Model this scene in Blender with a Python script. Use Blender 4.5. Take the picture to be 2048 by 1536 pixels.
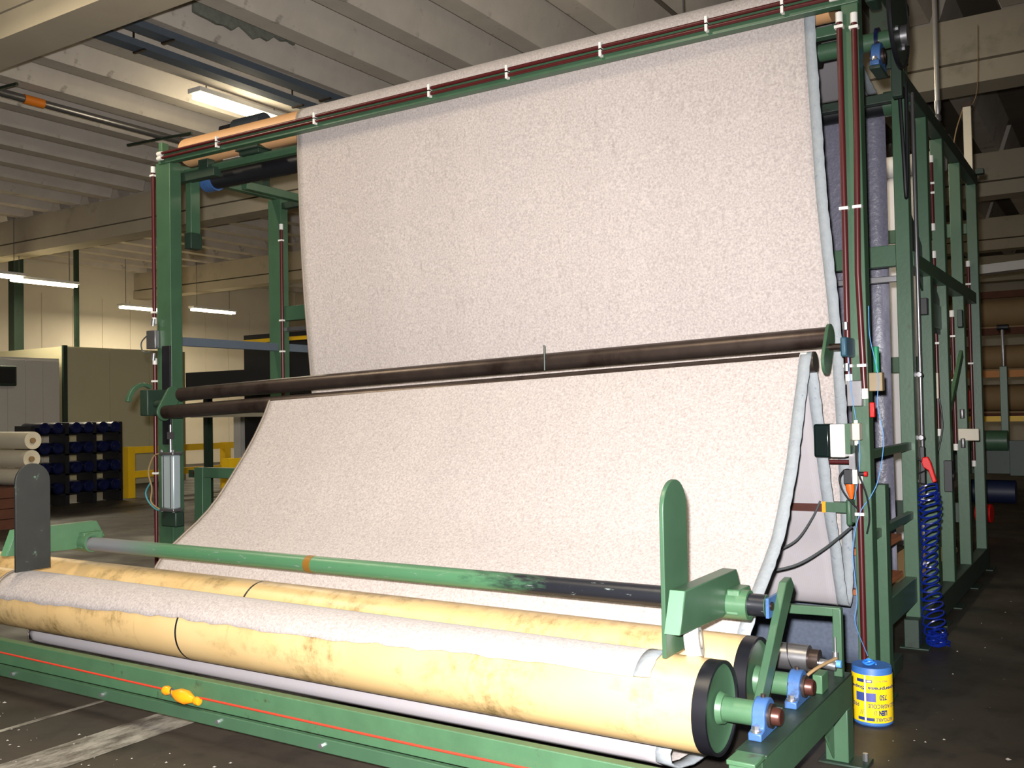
import bpy, math, random
from math import sin, cos, pi, radians, sqrt, atan2
from mathutils import Vector, Matrix
random.seed(7)
for o in list(bpy.data.objects): bpy.data.objects.remove(o)
S = bpy.context.scene
COL = S.collection

# ------------------------------------------------------------------ camera
yaw, pit, rol, FPX = radians(32.567), radians(1.479), radians(1.063), 1941.5
fw = Vector((-sin(yaw)*cos(pit), cos(yaw)*cos(pit), sin(pit)))
r0 = Vector((cos(yaw), sin(yaw), 0)); d0 = fw.cross(r0)
rt = r0*cos(rol) + d0*sin(rol); dn = d0*cos(rol) - r0*sin(rol)
cam = bpy.data.cameras.new('camera'); cam.sensor_width = 36; cam.lens = FPX/2048*36
cam.clip_start = .05; cam.clip_end = 200
co = bpy.data.objects.new('camera', cam); COL.objects.link(co)
up = -dn
co.matrix_world = Matrix(((rt.x, up.x, -fw.x, 0), (rt.y, up.y, -fw.y, 0), (rt.z, up.z, -fw.z, 1.6), (0, 0, 0, 1)))
S.camera = co
# ------------------------------------------------------------------ light
S.view_settings.view_transform = 'Standard'; S.view_settings.look = 'None'
S.view_settings.gamma = 1; S.view_settings.use_curve_mapping = False
S.view_settings.exposure = 0.0
W = bpy.data.worlds.new('world'); S.world = W; W.use_nodes = True
W.node_tree.nodes['Background'].inputs[0].default_value = (1.0, .93, .82, 1)
W.node_tree.nodes['Background'].inputs[1].default_value = .07
# the camera's own flash, just above the lens
fl = bpy.data.lights.new('camera_flash', 'SPOT'); fl.energy = 3050; fl.shadow_soft_size = .035
fl.spot_size = radians(112); fl.spot_blend = 1.0
fl.color = (1.0, .975, .975)
flo = bpy.data.objects.new('camera_flash', fl); COL.objects.link(flo)
flo.location = Vector((0, 0, 1.6)) + up*.12 - rt*.06
flo.rotation_euler = (fw + dn*.20 - rt*.13).to_track_quat('-Z', 'Y').to_euler()

# ------------------------------------------------------------------ helpers
def lin(c):
    f = lambda v: v/12.92 if v <= .04045 else ((v+.055)/1.055)**2.4
    return tuple(f(v/255) for v in c) + (1,)

def nd(nt, t, **kw):
    n = nt.nodes.new(t)
    for k, v in kw.items(): setattr(n, k, v)
    return n

def mixc(nt, fac, a, b, mode='MIX'):
    n = nt.nodes.new('ShaderNodeMix'); n.data_type = 'RGBA'; n.blend_type = mode
    L = nt.links
    for sock, v in ((0, fac), (6, a), (7, b)):
        if hasattr(v, 'is_output'): L.new(v, n.inputs[sock])
        else: n.inputs[sock].default_value = v
    return n.outputs[2]

def noise(nt, vec, scale, detail=3, rough=.55, stretch=None):
    if stretch:
        m = nt.nodes.new('ShaderNodeMapping'); m.inputs['Scale'].default_value = stretch
        nt.links.new(vec, m.inputs[0]); vec = m.outputs[0]
    n = nt.nodes.new('ShaderNodeTexNoise'); n.inputs['Scale'].default_value = scale
    n.inputs['Detail'].default_value = detail; n.inputs['Roughness'].default_value = rough
    nt.links.new(vec, n.inputs['Vector']); return n.outputs[0]

def ramp(nt, fac, a, b, ca=(0, 0, 0, 1), cb=(1, 1, 1, 1)):
    n = nt.nodes.new('ShaderNodeValToRGB'); e = n.color_ramp.elements
    e[0].position = a; e[0].color = ca; e[1].position = b; e[1].color = cb
    nt.links.new(fac, n.inputs[0]); return n.outputs[0]

def base(name, rough=.5, metal=0):
    m = bpy.data.materials.new(name); m.use_nodes = True
    nt = m.node_tree; b = nt.nodes['Principled BSDF']
    b.inputs['Roughness'].default_value = rough; b.inputs['Metallic'].default_value = metal
    tc = nt.nodes.new('ShaderNodeTexCoord')
    return m, nt, b, tc.outputs['Object']

def mat(name, rgb, rough=.5, metal=0, var=.12, scale=6, stain=None, st=(.6, .7), sscale=3, bump=0, bscale=60, stretch=None, spec=None):
    m, nt, b, v = base(name, rough, metal)
    c = lin(rgb)
    dk = tuple(x*(1-var*2) for x in c[:3]) + (1,); lt = tuple(min(1, x*(1+var)) for x in c[:3]) + (1,)
    col = mixc(nt, noise(nt, v, scale, 4, .6, stretch), dk, lt)
    if stain:
        f = ramp(nt, noise(nt, v, sscale, 6, .65), *st)
        col = mixc(nt, f, col, lin(stain))
    nt.links.new(col, b.inputs['Base Color'])
    if bump:
        bn = nt.nodes.new('ShaderNodeBump'); bn.inputs['Strength'].default_value = bump; bn.inputs['Distance'].default_value = .01
        nt.links.new(noise(nt, v, bscale, 3), bn.inputs['Height']); nt.links.new(bn.outputs[0], b.inputs['Normal'])
    if spec is not None: b.inputs['Specular IOR Level'].default_value = spec
    return m

def emis(name, rgb, s):
    m, nt, b, v = base(name)
    b.inputs['Base Color'].default_value = lin(rgb)
    b.inputs['Emission Color'].default_value = lin(rgb); b.inputs['Emission Strength'].default_value = s
    return m

class MB:
    def __init__(s): s.v = []; s.f = []
    def add(s, vs, fs):
        k = len(s.v); s.v += [tuple(p) for p in vs]; s.f += [tuple(i+k for i in f) for f in fs]; return s
    def box(s, x0, x1, y0, y1, z0, z1):
        return s.add([(x0,y0,z0),(x1,y0,z0),(x1,y1,z0),(x0,y1,z0),(x0,y0,z1),(x1,y0,z1),(x1,y1,z1),(x0,y1,z1)],
            [(0,3,2,1),(4,5,6,7),(0,1,5,4),(1,2,6,5),(2,3,7,6),(3,0,4,7)])
    def bar(s, p0, p1, w, h, upv=(0,0,1)):
        p0, p1 = Vector(p0), Vector(p1); d = (p1-p0).normalized(); u = Vector(upv)
        sd = d.cross(u).normalized(); u = sd.cross(d)
        q = []
        for p in (p0, p1):
            for a, b in ((-1,-1),(1,-1),(1,1),(-1,1)): q.append(p + sd*a*w/2 + u*b*h/2)
        return s.add(q, [(0,1,2,3),(7,6,5,4),(0,4,5,1),(1,5,6,2),(2,6,7,3),(3,7,4,0)])
    def cyl(s, p0, p1, r0, r1=None, n=24):
        return s.lathe(p0, p1, [(0, 0), (r0, 0), (r0 if r1 is None else r1, 1), (0, 1)], n)
    def lathe(s, p0, p1, prof, n=24):
        p0, p1 = Vector(p0), Vector(p1); d = p1-p0; L = d.length; dd = d/L
        a = Vector((0,0,1)) if abs(dd.z) < .9 else Vector((1,0,0))
        e1 = dd.cross(a).normalized(); e2 = dd.cross(e1)
        vs = []; fs = []; rows = []
        for r, t in prof:
            c = p0 + d*t
            if r < 1e-6: rows.append([len(vs)]); vs.append(c)
            else:
                rows.append(list(range(len(vs), len(vs)+n)))
                vs += [c + (e1*cos(2*pi*i/n) + e2*sin(2*pi*i/n))*r for i in range(n)]
        for A, B in zip(rows, rows[1:]):
            if len(A) == 1 and len(B) == 1: continue
            for i in range(n):
                j = (i+1) % n
                if len(A) == 1: fs.append((A[0], B[j], B[i]))
                elif len(B) == 1: fs.append((A[i], A[j], B[0]))
                else: fs.append((A[i], A[j], B[j], B[i]))
        return s.add(vs, fs)
    def tube(s, pts, r, n=8):
        pts = [Vector(p) for p in pts]; vs = []; fs = []; e = None
        for i, p in enumerate(pts):
            t = (pts[min(i+1, len(pts)-1)] - pts[max(i-1, 0)]).normalized()
            if e is None:
                a = Vector((0,0,1)) if abs(t.z) < .9 else Vector((1,0,0)); e = t.cross(a).normalized()
            else: e = (e - t*e.dot(t)).normalized()
            f = t.cross(e)
            vs += [p + (e*cos(2*pi*k/n) + f*sin(2*pi*k/n))*r for k in range(n)]
        for i in range(len(pts)-1):
            for k in range(n):
                k2 = (k+1) % n; fs.append((i*n+k, i*n+k2, (i+1)*n+k2, (i+1)*n+k))
        fs.append(tuple(range(n))[::-1]); fs.append(tuple(range((len(pts)-1)*n, len(pts)*n)))
        return s.add(vs, fs)
    def prism(s, poly, ax, a, b):
        n = len(poly)
        def P(p, t): return (t, p[0], p[1]) if ax == 'x' else ((p[0], t, p[1]) if ax == 'y' else (p[0], p[1], t))
        return s.add([P(p, a) for p in poly] + [P(p, b) for p in poly],
            [tuple(range(n))[::-1], tuple(range(n, 2*n))] + [(i, (i+1)%n, n+(i+1)%n, n+i) for i in range(n)])
    def build(s, name, m, parent=None, smooth=True, bevel=0):
        me = bpy.data.meshes.new(name); me.from_pydata(s.v, [], s.f)
        for mm in (m if isinstance(m, (list, tuple)) else [m]): me.materials.append(mm)
        import bmesh
        bm = bmesh.new(); bm.from_mesh(me); bmesh.ops.recalc_face_normals(bm, faces=bm.faces); bm.to_mesh(me); bm.free()
        if smooth:
            me.shade_smooth(); me.set_sharp_from_angle(angle=radians(38))
        o = bpy.data.objects.new(name, me); COL.objects.link(o)
        if bevel:
            bv = o.modifiers.new('bevel', 'BEVEL'); bv.width = bevel; bv.segments = 2; bv.limit_method = 'ANGLE'
        if parent:
            o.parent = parent
            if parent.type == 'EMPTY': o.location = -parent.location
        return o

def tag(o, label, cat, group=None):
    o['label'] = label; o['category'] = cat
    if group: o['group'] = group
    return o
def thing(name, label, cat, loc, group=None):
    o = bpy.data.objects.new(name, None); COL.objects.link(o); o.location = loc; o.empty_display_size = .1
    return tag(o, label, cat, group)
def struct(o): o['kind'] = 'structure'; return o
def clone(root, off, label=None):
    r = root.copy(); COL.objects.link(r); r.location = root.location + Vector(off)
    if label: r['label'] = label
    for ch in list(root.children):
        c = ch.copy(); COL.objects.link(c); c.parent = r
        for g in list(ch.children):
            d = g.copy(); COL.objects.link(d); d.parent = c
    return r
def spline(pts, n=8):
    P = [Vector(p) for p in pts]; out = []
    for i in range(len(P)-1):
        a, b, c, d = P[max(i-1,0)], P[i], P[i+1], P[min(i+2, len(P)-1)]
        for k in range(n):
            t = k/n
            out.append(.5*((2*b) + (c-a)*t + (2*a-5*b+4*c-d)*t*t + (3*b-a-3*c+d)*t**3))
    return out + [P[-1]]

# ------------------------------------------------------------------ materials
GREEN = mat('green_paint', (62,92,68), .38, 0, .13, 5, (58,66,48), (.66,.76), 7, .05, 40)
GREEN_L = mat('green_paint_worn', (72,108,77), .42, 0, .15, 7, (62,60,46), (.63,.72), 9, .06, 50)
GREEN_D = mat('green_dark_copy', (36,54,42), .5, 0, .15, 6, (30,34,28), (.58,.7), 6)  # darker copy of the frame green for parts that look darker
MAROON = mat('maroon_conduit', (74,20,22), .35, 0, .1)
WHITEP = mat('white_plastic', (225,222,215), .4, 0, .05)
STEEL = mat('bare_steel', (150,148,150), .35, .85, .12, 20)
ZINC = mat('zinc_bolt', (200,200,205), .3, .9, .05)
TEALB = mat('dark_teal_paint', (40,78,96), .45, 0, .15, 12)
DKSTEEL = mat('dark_roller_steel', (80,68,62), .36, .65, .2, 10, (44,30,26), (.5,.7), 3, .03, 30)
BROWNST = mat('brown_steel', (88,52,44), .35, .5, .15, 12)
BLACK = mat('black_rubber', (24,24,28), .45, 0, .1)
BLACKR = mat('black_ring', (20,20,26), .38, 0, .1, 30)
BLUE = mat('blue_bearing', (62,98,150), .45, 0, .15, 14, (44,52,66), (.6,.7), 12)
BLUEH = mat('blue_hose', (14,34,120), .28, 0, .05)
BLUES = mat('blue_string', (90,150,215), .6, 0, .05)
REDP = mat('red_plastic', (200,24,22), .35, 0, .05)
ORANGE = mat('orange_plastic', (240,150,20), .35, 0, .08, 30)
REDCORD = mat('red_cord', (200,60,40), .5, 0, .1)
CONC = mat('concrete', (208,198,184), .85, 0, .12, 2.2, (120,112,98), (.62,.75), 3, .15, 30)
CONCB = mat('concrete_beam', (196,184,160), .85, 0, .1, 1.5, (140,130,108), (.6,.8), 1.2, .12, 30)
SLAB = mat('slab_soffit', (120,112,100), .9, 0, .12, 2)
WALLW = mat('white_wall_panel', (226,214,192), .7, 0, .06, 1.2)
PANEL = mat('grey_panel', (196,192,184), .6, 0, .05, 1)
OLIVE = mat('olive_panel', (186,180,148), .6, 0, .05, 1)
YELLOW = mat('yellow_paint', (232,186,24), .45, 0, .08)
TAN = mat('tan_board', (150,122,84), .7, 0, .12, 3)
WOOD = mat('wood_plank', (170,96,52), .7, 0, .2, 8, None, stretch=(1,.15,1))
DWOOD = mat('dark_pallet_wood', (92,52,34), .8, 0, .2, 8)
NAVY = mat('navy_wrap', (18,24,62), .25, 0, .3, 14)
CREAMT = mat('cream_tube', (222,212,188), .5, 0, .08, 2)
CABLE = mat('grey_cable', (70,74,74), .5, 0, .1)
BEIGEP = mat('beige_plastic', (205,195,175), .45, 0, .05)
TAPE = mat('white_tape', (232,232,228), .5, 0, .04)
BLUEGREY = mat('bluegrey_bar', (84,94,104), .75, 0, .08)
PALEGREEN = mat('pale_green_face', (100,150,110), .4, 0, .1, 8)
GALV = mat('galvanised_pipe', (190,186,180), .35, .7, .1, 14)
TUBEEM = emis('lamp_tube', (255,246,205), 9)

def m_cream():
    m, nt, b, v = base('cream_roll_cover', .36)
    c = mixc(nt, noise(nt, v, 2.5, 3), lin((202,166,110)), lin((222,192,140)))
    f1 = ramp(nt, noise(nt, v, 1.7, 9, .74, (1, 1.5, 1.5)), .48, .61)
    f2 = ramp(nt, noise(nt, v, 16, 6, .75, (1, .45, .45)), .38, .66)
    f = nt.nodes.new('ShaderNodeMath'); f.operation = 'MULTIPLY'; nt.links.new(f1, f.inputs[0]); nt.links.new(f2, f.inputs[1])
    f3 = nt.nodes.new('ShaderNodeMath'); f3.operation = 'MULTIPLY'; nt.links.new(f.outputs[0], f3.inputs[0]); f3.inputs[1].default_value = .92
    c = mixc(nt, f3.outputs[0], c, lin((104,86,48)))
    g = ramp(nt, noise(nt, v, 14, 3, .6, (1, .08, .08)), .68, .74)
    g2 = nt.nodes.new('ShaderNodeMath'); g2.operation = 'MULTIPLY'; nt.links.new(g, g2.inputs[0]); g2.inputs[1].default_value = .3
    c = mixc(nt, g2.outputs[0], c, lin((150,126,78)))
    nt.links.new(c, b.inputs['Base Color']); return m
CREAM = m_cream()
TANROLL = mat('tan_roll_cover', (214,164,116), .5, 0, .08, 4)

def m_pile():
    m, nt, b, v = base('carpet_pile', .95)
    b.inputs['Specular IOR Level'].default_value = .1
    b.inputs['Sheen Weight'].default_value = .15
    n1 = noise(nt, v, 75, 4, .7)
    c = mixc(nt, ramp(nt, n1, .3, .7), lin((154,145,141)), lin((198,188,183)))
    st = ramp(nt, noise(nt, v, 3.0, 2, .5, (1, .05, .05)), .3, .7)
    c = mixc(nt, st, c, mixc(nt, .12, c, lin((150,140,140))))
    sp = ramp(nt, noise(nt, v, 30, 2, .5, (1, 1, .25)), .62, .75)
    c = mixc(nt, sp, c, mixc(nt, .25, c, lin((128,118,112))))
    nt.links.new(c, b.inputs['Base Color'])
    bn = nt.nodes.new('ShaderNodeBump'); bn.inputs['Strength'].default_value = .35; bn.inputs['Distance'].default_value = .004
    nt.links.new(noise(nt, v, 160, 3), bn.inputs['Height']); nt.links.new(bn.outputs[0], b.inputs['Normal'])
    return m
PILE = m_pile()
def m_backing():
    m, nt, b, v = base('carpet_backing', .8)
    w = nt.nodes.new('ShaderNodeTexWave'); w.inputs['Scale'].default_value = 55; w.bands_direction = 'X'
    nt.links.new(v, w.inputs[0])
    c = mixc(nt, w.outputs[0], lin((146,144,152)), lin((172,168,174)))
    c = mixc(nt, noise(nt, v, 40, 3), c, lin((160,152,150)))
    nt.links.new(c, b.inputs['Base Color']); return m
BACKING = m_backing()
SELV = mat('selvedge', (150,156,160), .8, 0, .12, 30, (112,124,140), (.6,.72), 26, .2, 60)
def m_slate():
    m, nt, b, v = base('slate_sheet', .36)
    c = mixc(nt, noise(nt, v, 60, 4), lin((84,84,98)), lin((120,118,132)))
    c = mixc(nt, ramp(nt, noise(nt, v, 2.2, 5, .6, (1.5,1,.35)), .55, .72), c, lin((150,150,164)))
    nt.links.new(c, b.inputs['Base Color'])
    bn = nt.nodes.new('ShaderNodeBump'); bn.inputs['Strength'].default_value = .25; bn.inputs['Distance'].default_value = .02
    nt.links.new(noise(nt, v, 25, 4), bn.inputs['Height']); nt.links.new(bn.outputs[0], b.inputs['Normal'])
    return m
SLATE = m_slate()
WHITESHEET = mat('white_sheet', (214,210,210), .8, 0, .05, 3)

def m_floor():
    m, nt, b, v = base('dark_concrete_floor', .42)
    c = mixc(nt, noise(nt, v, 1.1, 6, .65), lin((34,30,25)), lin((66,58,48)))
    c = mixc(nt, ramp(nt, noise(nt, v, 3.5, 8, .75), .5, .75), c, lin((22,19,16)))
    c = mixc(nt, ramp(nt, noise(nt, v, 16, 5, .7), .68, .74), c, lin((128,120,108)))
    c = mixc(nt, ramp(nt, noise(nt, v, 5, 3, .6, (.25, 3, 1)), .7, .76), c, lin((26,24,22)))
    nt.links.new(c, b.inputs['Base Color'])
    r = ramp(nt, noise(nt, v, 1.8, 5), .3, .7, (.38,.38,.38,1), (.7,.7,.7,1)); nt.links.new(r, b.inputs['Roughness'])
    return m
FLOOR = m_floor()
def m_line():
    m, nt, b, v = base('worn_floor_paint', .6)
    f = ramp(nt, noise(nt, v, 7, 7, .75, (1.6, .5, 1)), .4, .6)
    nt.links.new(mixc(nt, f, lin((74,68,60)), lin((150,146,136))), b.inputs['Base Color']); return m
LINE = m_line()

# ------------------------------------------------------------------ hall
BEAMS = [5.10, 12.0, 18.8, 25.6, 32.4]
ZB, ZR = 5.18, 5.9
fb = MB()
nx, ny = 8, 8
fb.add([(-34+46*i/nx, -6+44*j/ny, 0) for j in range(ny+1) for i in range(nx+1)],
       [(j*(nx+1)+i, j*(nx+1)+i+1, (j+1)*(nx+1)+i+1, (j+1)*(nx+1)+i) for j in range(ny) for i in range(nx)])
floor = struct(fb.build('floor', FLOOR, None, False))
for i, (x0, x1, y0, y1) in enumerate([(-4.46,-4.16,-1,3.6), (-4.30,-4.24,3.6,9), (-4.95,-4.91,1,4.4)]):
    q = MB().add([(x0,y0,.002),(x1,y0,.002),(x1,y1,.002),(x0,y1,.002)], [(0,1,2,3)]).build('painted_line', LINE, floor, False)
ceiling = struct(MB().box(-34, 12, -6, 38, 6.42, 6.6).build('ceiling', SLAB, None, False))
rib_me = None
bays = [-1.3] + BEAMS
for k in range(len(bays)-1):
    y0, y1 = bays[k]+.2, bays[k+1]-.2
    prof = [(-.13, ZR), (.13, ZR), (.30, 6.42), (-.30, 6.42)]
    rm = MB().prism(prof, 'y', y0, y1).build('rib', CONC, ceiling, False)
    for i in range(-33, 12):
        X = i + .05
        if k < 1 and X < -12: continue
        if k >= 3 and X > 1: continue
        c = rm.copy(); COL.objects.link(c); c.location.x = X
    bpy.data.objects.remove(rm)
for Yb in BEAMS:
    x0 = -26 if Yb == 18.8 else -34
    bm_ = MB().box(x0, 12, Yb, Yb+.42, ZB+.27, ZR+.05).build('beam', CONCB, ceiling, False)
    MB().box(x0, 12, Yb-.02, Yb+.44, ZB, ZB+.235).build('beam_flange', CONCB, bm_, False)
struct(MB().box(-34, 12, 37.6, 38, 0, 6.5).build('wall_back', WALLW, None, False))
wl = struct(MB().box(-26.0, -25.7, -6, 38, 0, 6.5).build('wall_left', WALLW, None, False))
for k in range(24):
    y = 12 + k*.95
    MB().box(-25.7, -25.68, y, y+.93, .02, 5.1).build('wall_panel', WALLW, wl, False)
# partitions on the left
wp = struct(MB().box(-20.3, -20, 4, 12.7, 0, 2.9).build('wall_partition', PANEL, None, False))
for k in range(22):
    y = 4.02 + k*.395
    MB().box(-20, -19.985, y, y+.38, .05, 2.84).build('panel', PANEL, wp, False)
ob = struct(MB().box(-23.4, -19.95, 12.8, 16.05, 0, 3.18).build('wall_cabin', OLIVE, None, False))
for k in range(3):
    MB().box(-19.95, -19.93, 12.85+k*1.07, 13.88+k*1.07, .05, 3.15).build('panel', OLIVE, ob, False)
MB().box(-19.96, -19.9, 12.74, 12.84, 0, 3.2).build('corner_post', GREEN_D, ob, False)

def column(x, y, w, m, label):
    t = thing('steel_column', label, 'column', (x, y, 0))
    MB().box(x-w/2, x+w/2, y-w/2, y+w/2, 0.02, 6.43).build('shaft', m, t)
    MB().box(x-w, x+w, y-w, y+w, 0, .02).build('base_plate', m, t)
column(-22.6, 13.25, .24, GREEN_D, 'dark steel column rising beside the grey partition')
column(-21.4, 14.05, .09, GREEN_D, 'slim steel column behind the corner of the olive cabin')

# ------------------------------------------------------------------ lamps
def lamp(p, label, e):
    x, y, z = p
    t = thing('fluorescent_lamp', label, 'lamp', p, 'fluorescent ceiling lamps')
    MB().box(x-.12, x+.12, y-.8, y+.8, z+.05, z+.11).build('housing', WHITEP, t)
    for dx in (-.07, .07): MB().cyl((x+dx,y-.75,z+.01),(x+dx,y+.75,z+.01),.030,n=10).build('tube', TUBEEM, t)
    for dy in (-.6, .6): MB().cyl((x,y+dy,z+.10),(x,y+dy,6.43),.008,n=6).build('hanger', STEEL, t)
    l = bpy.data.lights.new('lamp_light', 'AREA'); l.shape = 'RECTANGLE'; l.size = .16; l.size_y = 1.5; l.energy = e; l.color = (1, .88, .66)
    ob = bpy.data.objects.new('lamp_light', l); COL.objects.link(ob); ob.parent = t; ob.location = (0, 0, -.03)
    l2 = bpy.data.lights.new('lamp_uplight', 'POINT'); l2.energy = e*(.3 if x > -15 else .1); l2.color = (1, .86, .62); l2.shadow_soft_size = .15
    ob = bpy.data.objects.new('lamp_uplight', l2); COL.objects.link(ob); ob.parent = t; ob.location = (0, 0, -.2)
LAMPS = [((-10.15,9.15,5.74),'lit fluorescent tube lamp under the ceiling ribs behind the tan roller',110),
  ((-20.2,11.2,4.62),'lit tube lamp hanging over the grey partition beside the dark steel column',100),
  ((-20.6,12.75,4.62),'lit tube lamp in front of the white wall, next along from the partition lamp',100),
  ((-23.6,17.6,4.62),'lit tube lamp hanging over the olive cabin',100),
  ((-22.7,19.3,4.62),'lit tube lamp beyond the olive cabin, seen past the left green post',100),
  ((-20.8,23.6,4.62),'lit tube lamp far behind the ragged edge of the hanging carpet',100),
  ((-6.0,21.5,4.7),'lit tube lamp over the storage rack behind the neighbouring machine',60),
  ((-8.3,27.5,4.7),'lit tube lamp at the far end over the brown shelving',60),
  ((-3.2,8.5,4.6),'unseen tube lamp added above the machine to brighten the white sheet',45),  # added lamp, hidden behind the carpet, brightens the white sheet
  ((-7.7,3.3,5.35),'lit tube lamp over the aisle ahead of the roller stand, beside the grey beam',105),
  ((-3.5,1.6,5.55),'lit tube lamp over the aisle in front of the middle of the carpet machine',105)]
for p, lb, e in LAMPS: lamp(p, lb, e)

# ------------------------------------------------------------------ carpet machine frame
XR, XL = -1.245, -7.04
mf = thing('machine_frame', 'tall green steel frame carrying the hanging carpet', 'machine frame', (-4.1, 5.5, 0))
def part(mb, name, m=GREEN, parent=None, bevel=.004, smooth=True): return mb.build(name, m, parent or mf, smooth, bevel)
# front posts and top beam
part(MB().box(XR-.045, XR+.045, 5.45, 5.55, .012, 3.99), 'post')
part(MB().box(XL-.095, XL+.09, 5.45, 5.57, .012, 3.80), 'post')
part(MB().box(XL-.07, XL-.02, 5.46, 5.53, 3.80, 3.98), 'post_stub', GREEN_L)
part(MB().box(XL-.05, XR+.05, 5.44, 5.50, 3.785, 3.865), 'top_beam')
for x in (XR, XL): part(MB().box(x-.12, x+.12, 5.4, 5.62, 0, .012), 'base_plate', GREEN_D)
# side posts, both sides
for y, z1 in ((6.75,4.25),(7.5,3.66),(8.2,3.66),(9.12,3.66),(10.15,3.75)):
    part(MB().box(XR-.045, XR+.045, y, y+.10, .012, z1), 'post')
    part(MB().box(XR-.08, XR+.10, y-.06, y+.16, 0, .012), 'base_plate', GREEN_D)
for y in (6.75, 9.12):
    part(MB().box(XL-.09, XL+.08, y, y+.10, 0, 3.70), 'post')
# longitudinal rails
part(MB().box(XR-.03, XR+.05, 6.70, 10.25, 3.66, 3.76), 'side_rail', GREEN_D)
part(MB().box(XL-.04, XL+.04, 5.57, 10.2, 3.70, 3.80), 'side_rail')
part(MB().box(XR-.05, XR+.05, 6.85, 9.9, 2.50, 2.60), 'side_rail', GREEN)
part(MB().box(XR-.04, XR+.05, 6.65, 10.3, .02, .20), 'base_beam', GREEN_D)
part(MB().box(XL-.03, XL+.03, 5.57, 9.1, 2.21, 2.285), 'side_bar', BLUEGREY)
# cross beams
part(MB().box(XL, XR-.045, 6.76, 6.84, 2.50, 2.64), 'cross_beam')
part(MB().box(XL, XR-.045, 6.80, 6.84, 2.40, 2.44), 'cross_rod', STEEL)
part(MB().box(XL, XR-.045, 10.17, 10.23, 3.2, 3.3), 'cross_beam')
part(MB().box(XL, XR-.045, 9.15, 9.2, 3.02, 3.14), 'cross_beam')
part(MB().box(XL, XR-.045, 9.15, 9.2, 1.86, 2.0), 'cross_beam')
part(MB().box(XL, XR-.045, 9.15, 9.2, .55, .72), 'cross_beam', GREEN_D)
part(MB().box(XL+.05, XR-.05, 5.63, 5.69, 3.70, 3.76), 'cross_beam')
part(MB().bar((XL+.35,6.05,3.66),(XL+.35,6.95,3.66), .07, .07), 'cross_tie')
part(MB().box(XL-.02, XR, 6.77, 6.83, 3.60, 3.66), 'cross_beam', GREEN_D)
# diagonal plate between the posts
part(MB().prism([(6.86,2.96),(7.0,2.96),(8.2,2.40),(8.2,2.12),(8.05,2.12),(6.86,2.72)], 'x', XR-.02, XR-.005), 'gusset_plate', GREEN_D)
part(MB().box(XR-.015, XR+.005, 7.6, 8.25, 2.16, 2.34), 'bracket', GREEN)
# short front gantry
part(MB().box(XR-.055, XR+.045, 5.80, 5.90, .012, 1.13), 'short_post')
part(MB().box(XR-.055, XR+.045, 5.90, 6.15, .012, .10), 'short_foot', GREEN_D)
part(MB().box(XL, XR-.055, 5.81, 5.89, 1.04, 1.13), 'low_cross_beam')
part(MB().box(XL-.06, XL+.05, 5.80, 5.90, 0, 1.13), 'short_post')
for z in (1.31, .86): part(MB().box(XR-.02, XR+.02, 5.55, 6.75, z-.025, z+.025), 'rung')
part(MB().box(XR-.04, XR+.03, 5.9, 6.75, .30, .46), 'base_beam')
part(MB().box(XR-.30, XR-.05, 5.92, 6.72, .465, .50), 'step_plank', WOOD)
part(MB().box(XR-.45, XR-.06, 6.9, 9.1, .30, .34), 'step_plank', TAN)
part(MB().box(XR-.30, XR-.05, 5.92, 6.72, .70, .74), 'step_plank', WOOD)
# dark slide plates on the left post
part(MB().box(XL-.02, XL+.09, 5.435, 5.45, 1.35, 2.2), 'slide_plate', BLACK)
part(MB().box(XL+.06, XL+.13, 5.64, 5.74, 3.12, 3.72), 'drop_arm', GREEN)
part(MB().box(XL+.05, XL+.14, 5.63, 5.75, 3.06, 3.20), 'drop_arm_end', GREEN_D)
part(MB().box(XL+.0, XL+.5, 5.58, 5.66, 3.64, 3.72).box(XL+.3, XL+.42, 5.58, 5.66, 3.72, 3.80), 'corner_bracket', GREEN_D)
part(MB().prism([(5.26+.13*cos(a)*1.3, 1.68+.2*sin(a)) for a in [radians(60+k*12) for k in range(10)]] + [(5.26+.10*cos(a)*1.3, 1.68+.17*sin(a)) for a in [radians(168-k*12) for k in range(10)]], 'x', XL-.06, XL-.02), 'curved_guard', GREEN)
# conduits with clips
def conduit(pts, clips, ax='z'):
    c = MB().tube(pts, .0165 if ax == 'z' else .0125, 10).build('conduit', MAROON, mf)
    for p in clips:
        p = Vector(p)
        (MB().box(p.x-.024,p.x+.024,p.y-.021,p.y+.014,p.z-.008,p.z+.008) if ax == 'z' else MB().box(p.x-.008,p.x+.008,p.y-.021,p.y+.014,p.z-.024,p.z+.024)).build('clip', WHITEP, c)
    for p, q in ((pts[0], pts[1]), (pts[-1], pts[-2])):
        p, q = Vector(p), Vector(q); d = (q-p).normalized()
        MB().cyl(p-d*.02, p+d*.035, .02, n=10).build('end_fitting', WHITEP, c)
ya = 5.43
conduit([(XR-.05,ya,3.72),(XR-.05,ya,2.6),(XR-.052,ya,1.86),(XR-.05,ya,1.72)], [(XR-.05,ya,3.66),(XR-.05,ya,2.66),(XR-.05,ya,1.80)])
conduit([(XR+.028,ya,3.70),(XR+.025,ya,3.0),(XR+.012,ya,2.3),(XR+.03,ya,1.64)], [(XR+.028,ya,3.64),(XR+.02,ya,2.66),(XR+.022,ya,1.80)])
conduit([(XR-.01,ya,1.20),(XR-.01,ya,.05)], [(XR-.01,ya,1.0)])
conduit([(XL-.13,ya+.02,3.76),(XL-.13,ya+.02,2.42)], [(XL-.13,ya+.02,3.70),(XL-.13,ya+.02,2.50)])
conduit([(XL-.13,ya+.02,2.08),(XL-.13,ya+.02,.05)], [(XL-.13,ya+.02,1.9),(XL-.13,ya+.02,1.1)])
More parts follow.
